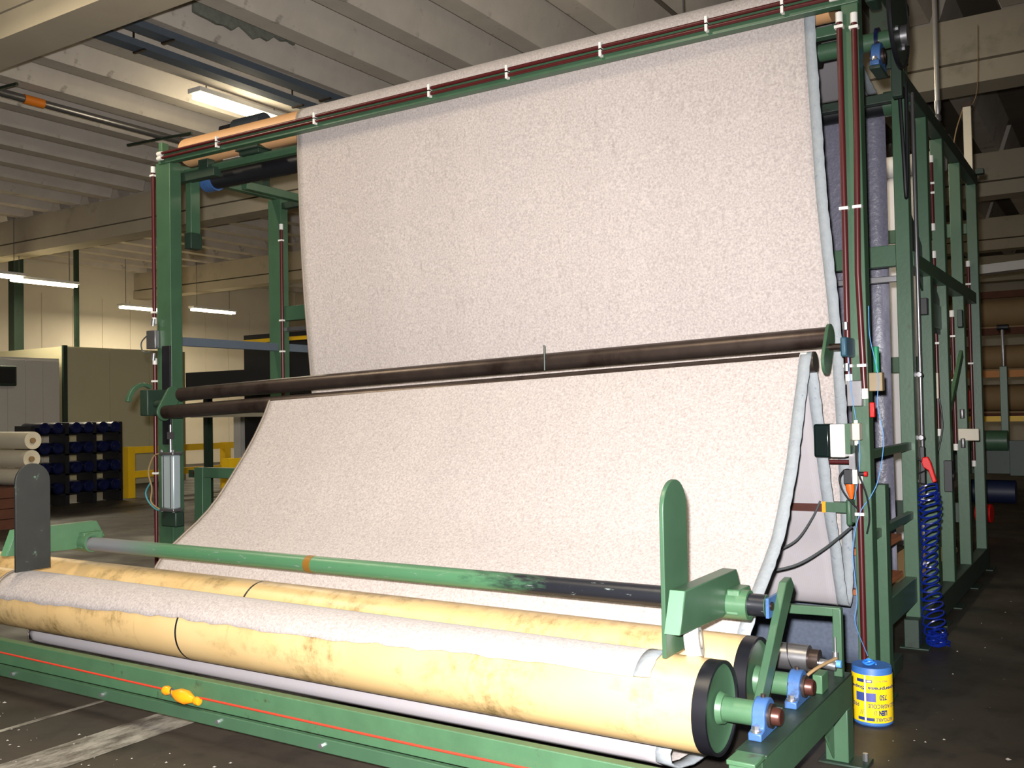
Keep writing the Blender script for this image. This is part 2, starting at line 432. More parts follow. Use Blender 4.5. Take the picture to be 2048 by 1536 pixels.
conduit([(XL+.11,6.73,3.42),(XL+.11,6.73,1.0)], [(XL+.11,6.73,3.28),(XL+.11,6.73,2.5),(XL+.11,6.73,2.2)])
for dz in (3.866, 3.826):
    conduit([(XL+.0,ya-.012,dz),(-4.2,ya-.012,dz),(XR-.06,ya-.012,dz)], [(x,ya-.012,dz) for x in (-6.3,-5.2,-4.1,-3.45,-2.75,-2.05,-1.6)], 'x')
for y, za, zb in ((8.14,3.5,2.95),(8.14,2.75,1.35),(8.98,2.35,1.2),(10.05,2.9,1.0)):
    conduit([(XR-.03,y,za),(XR-.03,y,zb)], [(XR-.03,y,za-.2),(XR-.03,y,(za+zb)/2)])
conduit([(XR-.42,5.5,1.275),(XR-.03,5.5,1.275)], [], 'x')
# junction on right post
part(MB().box(XR+.05, XR+.12, 5.44, 5.50, 1.66, 1.76), 'hose_fitting', mat('dull_brass',(140,122,92),.5))
part(MB().box(XR-.06, XR+.02, 5.41, 5.45, 1.58, 1.72), 'valve_plate', STEEL)
part(MB().cyl((XR+.09,5.45,1.76),(XR+.09,5.45,1.90),.016,n=10), 'green_hose_end', mat('teal_plastic',(20,120,80)))
part(MB().box(XR+.05,XR+.075,5.44,5.47,1.52,1.60), 'red_tag', REDP)
# control boxes further back on side posts
part(MB().box(XR-.02, XR+.14, 9.05, 9.10, 1.26, 1.36), 'junction_box', BEIGEP)
for z in (1.45, 1.2): part(MB().cyl((XR+.02,9.02,z),(XR+.02,9.02,z+.08),.02,n=10), 'valve', STEEL)
part(MB().box(XR-.06, XR-.02, 8.12, 8.19, 1.62, 1.82), 'junction_box', BEIGEP)
part(MB().tube(spline([(XR-.02,8.13,1.63),(XR-.0,8.12,1.4),(XR-.05,8.12,1.15),(XR-.09,8.12,.9)]), .008, 6), 'cable', BLACK)
part(MB().cyl((XR+.02,8.17,1.02),(XR+.07,8.17,1.02),.04,n=14).box(XR+.0,XR+.06,8.12,8.18,.9,1.14), 'side_bearing', BLACK)
part(MB().box(XR-.03,XR+.03,7.42,7.50,2.22,2.34), 'roller_clamp', BLACK)
part(MB().cyl((XR+.055,6.93,3.68),(XR+.055,6.93,.95),.013,n=10), 'vertical_rod', STEEL)
for k in range(4):
    part(MB().cyl((XR+.052,6.90,1.78-k*.42),(XR+.052,6.96,1.78-k*.42),.02,n=10), 'rod_collar', STEEL)
part(MB().box(XR+.04,XR+.07,6.91,6.95,.98,1.3), 'rod_cylinder', BLACK)
part(MB().tube(spline([(XR+.03,6.6,3.75),(XR+.05,6.6,3.2),(XR+.05,6.65,2.92),(XR+.05,6.72,3.2),(XR+.05,6.74,3.7)]), .012, 8), 'chain_loop', BLACK)
part(MB().box(XR+.06,XR+.10,8.6,8.66,2.2,2.34).box(XR+.05,XR+.12,10.12,10.2,3.75,3.80), 'bracket', GREEN_D)
part(MB().bar((XR+.03,9.0,2.0),(XR+.03,8.3,1.55),.03,.07), 'diagonal_brace', GREEN_L)

# ------------------------------------------------------------------ upper rollers
tr = thing('top_roller', 'tan covered top roller under the carpet behind the top beam', 'roller', (-4.15, 5.70, 3.8))
tb = MB().cyl((-7.0,5.70,3.93),(-1.40,5.70,3.93),.122,n=40).build('roll_body', TANROLL, tr)
MB().cyl((-7.06,5.70,3.93),(-1.18,5.70,3.93),.03,n=16).build('shaft', STEEL, tr)
MB().box(-1.20,-1.14,5.62,5.78,3.84,4.02).build('bearing', GREEN_D, tr, True, .01)
nr = thing('nip_roller', 'dark nip roller with green shaft ends and a big sprocket disc', 'roller', (-4.15, 5.88, 3.6))
MB().cyl((-6.9,5.88,3.70),(-1.52,5.88,3.70),.08,n=32).build('roll_body', BLACK, nr)
MB().cyl((-1.52,5.88,3.70),(-1.07,5.88,3.70),.052,n=24).build('shaft', GREEN, nr)
MB().cyl((-6.98,5.88,3.70),(-6.85,5.88,3.70),.095,n=24).build('end_motor', BLUE, nr)
MB().cyl((-1.195,5.88,3.70),(-1.175,5.88,3.70),.075,n=24).build('seal_ring', NAVY, nr)
sp = MB()
N = 28
prof = []
for i in range(N*2):
    a = 2*pi*i/(N*2); r = .255 if i % 2 else .235
    prof.append((5.83+r*cos(a), 3.78+r*sin(a)))
sp.prism(prof, 'x', -1.075, -1.055).build('sprocket', GREEN_D, nr, False)
MB().tube([(-1.062,5.83+.262*cos(t),3.78+.262*sin(t)) for t in [2*pi*k/40 for k in range(41)]], .014, 6).build('chain', BLACK, nr)
MB().cyl((-1.06,5.88,3.70),(-1.02,5.88,3.70),.06,n=20).build('hub', STEEL, nr)
for k in range(5):
    a = 2*pi*k/5
    MB().cyl((-1.055,5.83+.16*cos(a),3.78+.16*sin(a)),(-1.04,5.83+.16*cos(a),3.78+.16*sin(a)),.014,n=6).build('bolt', ZINC, nr)

def pillow(name, x, y, z, parent, w=.045, r=.058, base_z=None, ax='x'):
    """blue cast pillow block: foot, arched housing, hub, two bolts"""
    bz = z-.075 if base_z is None else base_z
    poly = [(y-.105,bz),(y+.105,bz),(y+.105,bz+.028),(y+.07,bz+.034)]
    poly += [(y+r*1.08*cos(a), z+r*1.08*sin(a)) for a in [radians(-10+k*20) for k in range(11)]]
    poly += [(y-.07,bz+.034),(y-.105,bz+.028)]
    o = MB().prism(poly, 'x', x-w/2, x+w/2).build(name, BLUE, parent, True, .005)
    MB().lathe((x-w/2-.012,y,z),(x+w/2+.012,y,z),[(.02,0),(.044,0),(.044,.25),(.05,.3),(.05,.7),(.044,.75),(.044,1),(.02,1)],24).build('bearing_insert', DKSTEEL, o)
    for s in (-.085, .085):
        MB().cyl((x,y+s,bz+.028),(x,y+s,bz+.036),.02,n=16).cyl((x,y+s,bz+.036),(x,y+s,bz+.052),.014,n=6).build('bolt', ZINC, o)
    MB().cyl((x,y,z+r*1.06),(x,y,z+r*1.06+.012),.009,n=8).build('grease_nipple', DKSTEEL, o)
    return o
pillow('pillow_block', -1.16, 5.74, 3.56, mf, .05, .07)
part(MB().box(-1.19,-1.13,5.64,5.85,3.465,3.485), 'bearing_shelf', GREEN_D)
part(MB().box(-1.34,-1.12,6.40,6.43,3.70,4.2), 'back_plate', GREEN_D)
part(MB().box(-1.20,-1.14,6.30,6.36,3.485,4.05).box(-1.20,-1.10,5.9,6.4,4.0,4.06), 'bearing_upright', GREEN_D)

rr = thing('rear_roller', 'dark green deflecting roller above the slate sheet at the rear posts', 'roller', (-4.1, 7.1, 3.6))
MB().cyl((-5.6,7.1,3.68),(-1.33,7.1,3.68),.075,n=28).build('roll_body', BLACK, rr)
MB().cyl((-7.0,7.1,3.68),(-1.2,7.1,3.68),.035,n=16).build('shaft', GREEN, rr)
MB().cyl((-1.40,7.1,3.68),(-1.31,7.1,3.68),.085,n=24).build('end_collar', GREEN, rr)

# motor on top of the left rear post
mo = thing('drive_motor', 'dark grey drive motor seen above the tan roller', 'motor', (-7.15, 6.75, 3.8))
MB().cyl((-7.55,6.75,4.48),(-7.15,6.75,4.48),.10,n=20).build('motor_body', mat('dark_motor',(52,58,66)), mo)
MB().box(-7.75,-7.55,6.67,6.83,4.38,4.53).build('gearbox', BLACK, mo, True, .02)
MB().box(-7.42,-7.15,6.7,6.8,3.8,4.42).build('mount', GREEN_D, mo)
MB().tube(spline([(-7.75,6.75,4.44),(-7.9,6.75,4.36),(-8.1,6.75,4.24)]),.012,6).build('cable', BLACK, mo)
mg = thing('clamp_motor', 'small green gear unit mounted on the upper cross beam', 'gear unit', (-6.15,5.66,3.76))
MB().box(-6.25,-6.02,5.60,5.72,3.762,3.80).prism([(-6.28,3.80),(-6.0,3.80),(-6.02,3.83),(-6.26,3.83)],'y',5.58,5.74).build('housing', GREEN_D, mg, True, .004)
MB().cyl((-6.5,5.66,3.775),(-6.25,5.66,3.775),.015,n=10).build('spindle', STEEL, mg)

# ------------------------------------------------------------------ dancer rollers
dr = thing('dancer_roller_pair', 'pair of long dark steel rollers between rotating green end plates', 'roller', (-4.0, 5.3, 1.7))
U0, U1 = Vector((-6.68,5.33,1.772)), Vector((-1.365,5.33,1.957))
L0, L1 = Vector((-6.76,5.24,1.627)), Vector((-1.42,5.24,1.822))
MB().cyl(U0, U1, .056, n=32).build('upper_roller', DKSTEEL, dr)
lo = MB().cyl(L0, L1, .056, n=32).build('lower_roller', DKSTEEL, dr)
dL = (L1-L0).normalized()
MB().cyl(L1-dL*.072, L1-dL*.038, .0572, n=32).build('tape_band', TAPE, lo)
def endplate(c0, c1, x, t):
    d = (c1-c0); a = atan2(d.z, d.y); poly = []
    for k in range(9):
        an = a - pi/2 + pi*k/8; poly.append((c1.y+.072*cos(an), c1.z+.072*sin(an)))
    for k in range(9):
        an = a + pi/2 + pi*k/8; poly.append((c0.y+.072*cos(an), c0.z+.072*sin(an)))
    return MB().prism(poly, 'x', x, x+t).build('end_plate', GREEN, dr, True, .003)
endplate(L1, U1, -1.375, .018); endplate(L0, U0, -6.79, .02)
pc = (U1+L1)/2
MB().cyl((-1.36,pc.y,pc.z+.01),(-1.27,pc.y,pc.z+.01),.018,n=16).build('pivot_shaft', DKSTEEL, dr)
MB().box(-1.295,-1.262,pc.y-.03,5.45,pc.z-.045,pc.z+.06).build('pivot_bearing', TEALB, dr, True, .01)
for dz in (-.1,.12): MB().cyl((-1.277,pc.y+.02,pc.z+dz-.02),(-1.277,pc.y+.02,pc.z+dz+.02),.014,n=8).build('bolt', ZINC, dr)
pl = (U0+L0)/2
MB().cyl((-7.02,pl.y,pl.z),(-6.79,pl.y,pl.z),.03,n=16).build('pivot_shaft', GREEN_D, dr)
MB().box(-7.05,-6.95,pl.y-.08,5.45,pl.z-.1,pl.z+.12).build('pivot_bearing', GREEN_D, dr, True, .01)
MB().cyl((-3.12,5.27,1.84),(-3.12,5.27,2.0),.006,n=6).build('pin', GREEN_D, dr)

# ------------------------------------------------------------------ the carpet web
def arc(cy, cz, r, a0, a1, n): return [(cy+r*cos(radians(a0+(a1-a0)*k/n)), cz+r*sin(radians(a0+(a1-a0)*k/n))) for k in range(n+1)]
# rows of (Y, Z, xLeft, xRight) left and right may differ in z via tilt
rows = []
def R_(y, z, xl=-5.56, xr=-1.45, tilt=0): rows.append((y, z, xl, xr, tilt))
R_(7.12, 3.765); R_(6.8, 3.83); R_(6.4, 3.915); R_(6.05, 3.99); R_(5.85, 4.03)
for y, z in arc(5.70, 3.93, .130, 70, 180, 10): R_(y, z, -5.56, -1.463)
for y, z, xr in [(5.571,3.8,-1.463),(5.575,3.6,-1.46),(5.582,3.3,-1.448),(5.59,3.05,-1.438),(5.60,2.8,-1.43),(5.62,2.5,-1.412),(5.65,2.2,-1.395),(5.67,2.0,-1.387),(5.69,1.8,-1.383),(5.71,1.6,-1.38),(5.735,1.3,-1.377),(5.75,1.0,-1.376),(5.75,.75,-1.374)]:
    R_(y, z, -5.55, xr)
for y, z in [(5.745,.62),(5.73,.53),(5.70,.475),(5.66,.455),(5.62,.475),(5.60,.53)]: R_(y, z, -5.53, -1.376)
for y, z, xr, tl in [(5.585,.65,-1.388,.0),(5.56,.8,-1.393,0),(5.50,.95,-1.40,.1),(5.44,1.12,-1.403,.3),(5.38,1.35,-1.408,.6),(5.32,1.6,-1.418,.8),(5.297,1.76,-1.425,1)]: R_(y, z, -5.50, xr, tl)
for y, z in arc(5.24, 1.815, .0605, 0, 150, 8): R_(y, z, -5.50, -1.43, 1)
for y, z, xl, xr, tl in [(5.165,1.80,-5.5,-1.432,1),(5.11,1.70,-5.5,-1.43,.95),(5.03,1.56,-5.5,-1.43,.85),(4.95,1.43,-5.5,-1.425,.7),(4.87,1.31,-5.5,-1.42,.55),(4.78,1.18,-5.5,-1.42,.4),(4.69,1.06,-5.5,-1.42,.28),(4.60,.955,-5.5,-1.42,.15),(4.50,.87,-5.5,-1.425,.08),(4.40,.795,-5.5,-1.43,0),(4.30,.73,-5.5,-1.43,0),(4.22,.67,-5.5,-1.435,0),(4.165,.60,-5.5,-1.44,0),(4.14,.52,-5.5,-1.45,0),(4.135,.42,-5.5,-1.46,0),(4.12,.33,-5.52,-1.47,0),(4.08,.25,-5.60,-1.49,0),(4.0,.185,-5.68,-1.5,0),(3.88,.15,-5.78,-1.53,0),(3.75,.145,-5.88,-1.55,0),(3.64,.16,-5.95,-1.57,0),(3.575,.195,-5.98,-1.57,0),(3.57,.232,-5.98,-1.57,0),(3.60,.262,-5.99,-1.57,0),(3.66,.305,-6.0,-1.57,0),(3.71,.37,-6.0,-1.57,0)]:
    R_(y, z, xl, xr, tl)
wrap0 = len(rows)
NW = 16
for k in range(NW+1): rows.append(('wrap', k/NW, -6.0, -1.57, 0))
NXW = 72
def webpoint(row, u):
    y, z, xl, xr, tl = row
    x = xl + (xr-xl)*u
    if y == 'wrap':
        aend = 168 - 28*u + 1.2*sin(u*61)+1.0*sin(u*167+1)+2*sin(u*13)+.8*sin(u*311)
        a = radians(-8 + (aend+8)*z); rad = .1815
        return Vector((x, 3.52+rad*cos(a), .46+rad*sin(a)))
    z2 = z - .152*tl*(1-u)
    # soft waves
    wv = 0
    if 5.5 < y < 5.8 and z < 3.75: wv = .010*sin(x*2.1+.4)*min(1,(3.8-z)/1.2) + .004*sin(x*7)
    if y < 5.15 and z > .6: wv = .006*sin(x*3)
    return Vector((x, y+wv, z2))
def strip(u0, u1, n, off, name, m, parent, thick, wob=0, rowsel=None):
    RR = rows if rowsel is None else rows[rowsel[0]:rowsel[1]]
    g = [[webpoint(r, u0+(u1-u0)*i/n) for i in range(n+1)] for r in RR]
    nr_ = len(g); vs = []; fs = []
    for j in range(nr_):
        for i in range(n+1):
            t = (g[min(j+1,nr_-1)][i]-g[max(j-1,0)][i]); nn = Vector((0, t.z, -t.y)).normalized()
            p = g[j][i] + nn*off
            if wob and i == n: p.x += wob*(sin(j*2.7)+.6*sin(j*7.3))
            vs.append(p)
    for j in range(nr_-1):
        for i in range(n):
            a = j*(n+1)+i; fs.append((a, a+n+1, a+n+2, a+1))
    me = bpy.data.meshes.new(name); me.from_pydata([tuple(p) for p in vs], [], fs)
    for mm in m: me.materials.append(mm)
    me.shade_smooth()
    # make normals follow the pile side (front panel faces -Y)
    me.update()
    ref = [p for p in me.polygons if 2.6 < p.center.z < 3.4 and p.center.y < 5.8][0]
    if ref.normal.y > 0: me.flip_normals()
    o = bpy.data.objects.new(name, me); COL.objects.link(o); o.parent = parent
    if parent is not None and parent.type == 'EMPTY': o.location = -parent.location
    s = o.modifiers.new('solid', 'SOLIDIFY'); s.thickness = thick; s.offset = -1 if off == 0 else 0
    s.material_offset = 1 if len(m) > 1 else 0; s.use_even_offset = False
    return o
# refine rows so that selvedge wobble is fine enough
def refine(rows):
    out = []
    for a, b in zip(rows, rows[1:]):
        out.append(a)
        if a[0] != 'wrap' and b[0] != 'wrap':
            d = sqrt((a[0]-b[0])**2+(a[1]-b[1])**2); n = int(d/.06)
            for k in range(1, n+1):
                t = k/(n+1); out.append(tuple(p+(q-p)*t for p, q in zip(a, b)))
    out.append(rows[-1]); return out
rows = refine(rows)
cw = thing('carpet_web', 'wide beige grey carpet web hanging over the rollers down to the cream rolls', 'carpet', (-3.5, 5.2, .1))
strip(.003, .986, NXW, 0, 'pile_web', [PILE, BACKING], cw, .006)
strip(.985, 1.0, 2, -.002, 'selvedge', [SELV], cw, .009, .002)
strip(0.0, .004, 2, -.002, 'selvedge', [mat('left_edge',(150,138,128),.9)], cw, .008, -.0015)

# slate sheet and white sheet at the rear
def hang(name, label, m, xl, xr, pts, thick=.006, amp=.01, wav=3.0):
    n = 40; vs = []; fs = []
    for j, (y, z) in enumerate(pts):
        for i in range(n+1):
            x = xl+(xr-xl)*i/n
            vs.append((x, y+amp*sin(x*wav+z*1.3)+amp*.7*sin(x*1.3*wav-z*2.2), z))
    for j in range(len(pts)-1):
        for i in range(n):
            a = j*(n+1)+i; fs.append((a, a+1, a+n+2, a+n+1))
    me = bpy.data.meshes.new(name); me.from_pydata(vs, [], fs); me.materials.append(m); me.shade_smooth()
    o = bpy.data.objects.new(name, me); COL.objects.link(o)
    s = o.modifiers.new('solid', 'SOLIDIFY'); s.thickness = thick
    return tag(o, label, 'fabric')
hang('slate_sheet', 'dark slate grey sheet hanging behind the green rungs below the rear roller', SLATE, -5.55, -1.42,
     [(7.185, 3.70-k*.1) for k in range(34)] , .006, .014, 2.3)
hang('blue_grey_sheet', 'blue grey speckled sheet low behind the roller stand', mat('bluegrey_sheet',(92,102,120),.6,0,.25,45), -5.5, -1.33,
     [(5.98, .95-k*.09) for k in range(11)], .006, .006, 2)
hang('white_sheet', 'white fabric sheet hanging between the rear posts', WHITESHEET, -5.5, -1.50,
     [(9.75, 3.74-k*.1) for k in range(36)], .006, .012, 1.7)
MBs = MB().cyl((-5.6,9.75,3.84),(-1.4,9.75,3.84),.10,n=24); o = MBs.build('white_cloth_roller', WHITESHEET); tag(o, 'white wrapped roller over the white sheet at the rear', 'roller')

# ------------------------------------------------------------------ front roller stand
st = thing('roller_stand', 'low green stand with side beams carrying the two cream rolls', 'stand', (-4.1, 3.8, 0))
def sp_(mb, name, m=GREEN, bevel=.004, parent=None): return mb.build(name, m, parent or st, True, bevel)
AX, AZ = .46, .46
for x0, x1 in ((-1.20,-1.10),(-7.20,-7.10)):
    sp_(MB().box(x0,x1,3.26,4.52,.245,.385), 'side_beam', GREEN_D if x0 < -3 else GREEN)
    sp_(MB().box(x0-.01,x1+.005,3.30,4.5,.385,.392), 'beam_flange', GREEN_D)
    sp_(MB().box(x0+.01,x1+.0,3.18,3.26,.012,.385), 'leg', GREEN_L)
    sp_(MB().box(x0+.005,x1+.006,3.17,3.28,.385,.402), 'leg_cap', GREEN_L)
    sp_(MB().box(x0,x1,4.42,4.52,.012,.245), 'leg', GREEN)
    sp_(MB().prism([(4.20,.245),(4.42,.02),(4.42,.245)],'x',x0+.03,x0+.04), 'gusset', GREEN_L)
    for y in (3.21, 4.47):
        bp = sp_(MB().box(x0-.03,x1+.08,y-.07,y+.07,0,.012), 'base_plate', GREEN_D)
        sp_(MB().cyl((x1+.055,y+.02,.012),(x1+.055,y+.02,.045),.012,n=6), 'anchor_bolt', ZINC, 0, bp)
fbm = sp_(MB().box(-7.10,-1.215,3.20,3.25,.165,.30), 'front_beam', GREEN_L)
lip = sp_(MB().box(-7.10,-1.215,3.17,3.20,.105,.165), 'front_lip', GREEN)
for x in (-6.5,-5.45,-4.62,-3.72,-3.05,-2.2): sp_(MB().cyl((x,3.155,.135),(x,3.17,.135),.012,n=6), 'bolt', ZINC, 0, lip)
sp_(MB().box(-7.1,-1.2,4.40,4.46,.12,.22), 'rear_beam', GREEN_D)
sp_(MB().box(-7.1,-1.2,3.68,3.74,.03,.09), 'centre_beam', GREEN_D)
# bearings
for y in (3.52, 3.95):
    pillow('pillow_block', -1.178, y, AZ, st, .05, .06, .392)
    pillow('pillow_block', -7.15, y, AZ, st, .05, .06, .392)
# lever plates carrying the guide bar
for x in (-1.245,):
    sp_(MB().prism([(3.60,.392),(3.70,.392),(4.13,.83),(4.09,.87),(4.02,.86)],'x',x-.02,x+.012), 'lever_plate', GREEN)
# rear little frame with spiral roller
sp_(MB().bar((-1.50,4.42,.665),(-1.115,4.42,.675),.035,.04), 'rear_frame_bar', GREEN)
sp_(MB().box(-1.15,-1.112,4.40,4.44,.392,.69), 'rear_frame_post', GREEN)
sp_(MB().box(-1.16,-1.12,4.10,4.2,.392,.47), 'stop_block', GREEN_L)

def cream_roll(y, label):
    t = thing('cream_roll', label, 'roll', (-4.15, y, AZ-.175))
    r = .175
    bd = MB().lathe((-6.95,y,AZ),(-1.39,y,AZ),[(r,0),(r,.35),(r,.7),(r,1)],64).build('roll_cover', CREAM, t)
    MB().lathe((-4.266,y,AZ),(-4.246,y,AZ),[(r-.004,0),(r+.0012,.2),(r+.0012,.8),(r-.004,1)],64).build('seam', BLACK, bd)
    for xa, xb, s in ((-1.39,-1.335,1),(-6.95,-7.005,-1)):
        MB().lathe((xa,y,AZ),(xb,y,AZ),[(r-.02,0),(r,0),(r,1),(r-.012,1),(r-.014,.6)],64).build('black_ring', BLACKR, t)
        ec = MB().lathe((xa,y,AZ),(xb,y,AZ),[(0,.72),(.05,.72),(r-.03,.72),(r-.02,.8),(r-.0135,.85)],48).build('end_cap', GREEN, t)
        MB().lathe((xb,y,AZ),(xb+s*.012,y,AZ),[(.04,-.8),(.062,-.8),(.055,1),(.04,1)],32).build('weld_ring', GREEN_L, ec)
        MB().cyl((xb-s*.02,y,AZ),(xb+s*.13,y,AZ),.046,n=28).build('journal', GREEN_L, t)
        MB().lathe((xb+s*.13,y,AZ),(xb+s*.225,y,AZ),[(0,0),(.032,0),(.032,.93),(.027,1),(0,1)],24).build('shaft_end', BROWNST, t)
    return t
cream_roll(3.52, 'stained cream roll with a white strip of carpet laid over it')
cream_roll(3.95, 'cream roll behind the carpet-covered roll, below the green guide bar')

# guide bar with arms and pads
TY, TZ, TR = 3.90, .775, .045
gb = thing('guide_bar', 'worn green and black guide tube with two arms and upright round-topped plates', 'guide bar', (-3.6, 3.9, .5))
def m_tube():
    m, nt, b, v = base('worn_green_tube', .38)
    sx = nt.nodes.new('ShaderNodeSeparateXYZ'); nt.links.new(v, sx.inputs[0])
    mr = nt.nodes.new('ShaderNodeMapRange'); mr.inputs[1].default_value = -2.9; mr.inputs[2].default_value = -1.75
    nt.links.new(sx.outputs[0], mr.inputs[0])
    mr2 = nt.nodes.new('ShaderNodeMapRange'); mr2.inputs[1].default_value = -5.0; mr2.inputs[2].default_value = -5.5
    nt.links.new(sx.outputs[0], mr2.inputs[0])
    ad = nt.nodes.new('ShaderNodeMath'); nt.links.new(mr.outputs[0], ad.inputs[0]); nt.links.new(noise(nt, v, 30, 6, .7, (.3,1,1)), ad.inputs[1])
    f = ramp(nt, ad.outputs[0], .62, 1.1)
    c = mixc(nt, f, lin((72,116,82)), lin((26,28,34)))
    c = mixc(nt, ramp(nt, noise(nt, v, 60, 5, .7, (.2,1,1)), .62, .7), c, lin((130,140,134)))
    c = mixc(nt, mr2.outputs[0], c, lin((112,114,118)))
    nt.links.new(c, b.inputs['Base Color']); return m
tubeo = MB().cyl((-5.95,TY,TZ-.01),(-1.28,TY,TZ+.005),TR,n=32).build('tube', m_tube(), gb)
MB().cyl((-3.84,TY,TZ-.003),(-3.79,TY,TZ-.003),TR+.0015,n=32).build('brown_tape', mat('brown_tape',(130,90,30),.5), tubeo)
MB().cyl((-1.28,TY,TZ+.005),(-1.278,TY,TZ+.005),TR,n=32).build('end_disc', GREEN, tubeo)
MB().cyl((-1.285,TY,TZ+.005),(-1.255,TY,TZ+.005),.018,n=16).build('pivot_pin', DKSTEEL, gb)
MB().box(-1.275,-1.262,TY-.03,TY+.12,TZ-.04,TZ+.04).build('pivot_bearing', BLUE, gb)
for xa, xp, m1, m2 in ((-1.50,-1.53,GREEN,GREEN),(-5.93,-5.86,GREEN_L,mat('black_worn_plate',(44,46,44),.5,0,.2,9,(96,128,108),(.64,.7),9))):
    poly = [(3.37,.75),(3.43,.905),(3.99,.905),(4.05,.80),(3.99,.76),(3.82,.735)]
    arm = MB().prism(poly,'x',xa,xa+.065).build('arm', m1, gb, True, .004)
    MB().prism([(3.366,.752),(3.369,.752),(3.429,.904),(3.426,.904)],'x',xa+.003,xa+.062).build('arm_face', PALEGREEN, arm, False)
    MB().lathe((xa-.02,TY,TZ),(xa+.15,TY,TZ),[(TR,0),(.062,0),(.062,1),(TR,1)],28).build('saddle', GREEN_L, gb)
    MB().prism([(3.84,.74),(3.98,.74),(4.0,.84),(3.86,.84)],'x',xa+.065,xa+.12).build('saddle_web', GREEN_L, gb, True, .006)
    w = .115; yc = 3.53
    poly = [(yc-w,.646),(yc+w,.646)] + [(yc+w*cos(a), 1.20+w*sin(a)) for a in [pi*k/14 for k in range(15)]]
    pd = MB().prism(poly,'x',xp,xp+.018).build('guide_plate', m2, gb, True, .003)

# warning pull cord with orange ends
pcx = thing('pull_cord', 'red pull cord strung along the front beam with orange plastic thimbles', 'cord', (-3.9, 3.15, .2))
MB().tube([(-7.05,3.185,.243),(-5.6,3.18,.238),(-4.12,3.18,.228)],.005,6).build('cord', REDCORD, pcx)
MB().tube([(-3.87,3.18,.224),(-2.5,3.18,.22),(-1.25,3.185,.225)],.005,6).build('cord', REDCORD, pcx)
MB().lathe((-4.13,3.175,.228),(-4.075,3.175,.226),[(0,0),(.02,.1),(.024,.5),(.014,1),(0,1)],14).build('thimble', ORANGE, pcx)
MB().tube([(-4.06+.018*cos(t),3.17,.224+.018*sin(t)) for t in [2*pi*k/14 for k in range(15)]],.005,6).build('shackle', STEEL, pcx)
MB().lathe((-4.05,3.172,.222),(-3.86,3.175,.206),[(0,0),(.018,.02),(.034,.25),(.034,.5),(.020,.68),(.013,.78),(.021,.86),(.019,.97),(0,1)],18).build('insulator', ORANGE, pcx)

# roll of white tape wedged between the rolls
tpc = Vector((-1.472,3.588,.685)); ax_ = Vector((.92,.25,.12)).normalized()
tp = thing('tape_roll', 'roll of white adhesive tape resting on the cream rolls beside the guide plate', 'tape', tpc - Vector((0,0,.06)))
MB().lathe(tpc-ax_*.028, tpc+ax_*.028, [(.036,0),(.064,0),(.064,1),(.036,1),(.036,0)], 36).build('tape', TAPE, tp)
MB().lathe(tpc-ax_*.0285, tpc+ax_*.0285, [(.033,0),(.037,0),(.037,1),(.033,1),(.033,0)], 36).build('core', mat('card_core',(150,140,126),.8), tp)

# spiral steel roller + fittings behind back roll
sr = thing('spiral_roller', 'short silver roller with a spiral groove behind the cream rolls', 'roller', (-1.35, 4.33, .40))
sb = MB().cyl((-1.55,4.33,.475),(-1.235,4.33,.475),.058,n=32).build('roller_body', STEEL, sr)
hel = [(-1.53+.28*t, 4.33+.0585*cos(t*20), .475+.0585*sin(t*20)) for t in [k/80 for k in range(81)]]
MB().tube(hel, .003, 5).build('groove', BLACK, sb)
MB().cyl((-1.235,4.33,.475),(-1.19,4.33,.475),.044,n=24).build('collar', DKSTEEL, sr)
MB().cyl((-1.19,4.33,.462),(-1.12,4.33,.455),.02,n=16).build('shaft', ZINC, sr)
MB().cyl((-1.13,4.36,.475),(-1.13,4.36,.575),.005,n=8).lathe((-1.13,4.36,.46),(-1.13,4.36,.51),[(0,0),(.016,0),(.014,1),(0,1)],12).build('needle_valve', ZINC, sr)
MB().cyl((-1.11,4.30,.475),(-1.09,4.30,.475),.016,n=12).build('blue_connector', BLUES, sr)
MB().tube(spline([(-1.12,4.33,.49),(-1.17,4.2,.47),(-1.22,4.1,.43),(-1.25,4.02,.42)]),.007,6).build('air_hose', TAN, sr)

# ------------------------------------------------------------------ twine spool with label
CX, CY, CR, CH = -1.145, 5.10, .096, .285
ts = thing('twine_spool', 'blue baler twine spool with yellow printed label standing on the floor', 'twine spool', (CX, CY, 0))
MB().lathe((CX,CY,0),(CX,CY,CH),[(0,0),(CR-.008,0),(CR,.03),(CR,.97),(CR-.004,1),(.05,.985),(0,.985)],48).build('twine', mat('blue_twine',(58,108,176),.5,0,.2,30,None,stretch=(1,1,8)), ts)
MB().lathe((CX,CY,.02),(CX,CY,.252),[(CR+.001,0),(CR+.0015,.01),(CR+.0015,.99),(CR+.001,1)],64).build('label_wrap', mat('yellow_label',(244,206,30),.28,0,.04), ts)
kn = []
for k in range(60):
    t = k/59; a = t*19
    kn.append((CX-.01+.034*cos(a)*(1-t*.6), CY-.01+.03*sin(a)*(1-t*.6), CH+.004+.02*t+.004*sin(a*2.3)))
MB().tube(kn, .0045, 6).build('twine_end', mat('bright_blue_twine',(50,130,230),.4), ts)
TH0 = atan2(-CY, -CX); INK = mat('label_ink', (36,52,110), .4, 0, .05)
WHT = mat('label_white', (226,226,226), .4)
def onspool(verts, faces, name, m):
    vs = []
    for u, v in verts:
        a = TH0 + u/CR; vs.append((CX+(CR+.0026)*cos(a), CY+(CR+.0026)*sin(a), v))
    mb = MB(); mb.add(vs, faces)
    me = bpy.data.meshes.new(name); me.from_pydata(mb.v, [], mb.f); me.materials.append(m)
    o = bpy.data.objects.new(name, me); COL.objects.link(o); o.parent = ts; o.location = -ts.location
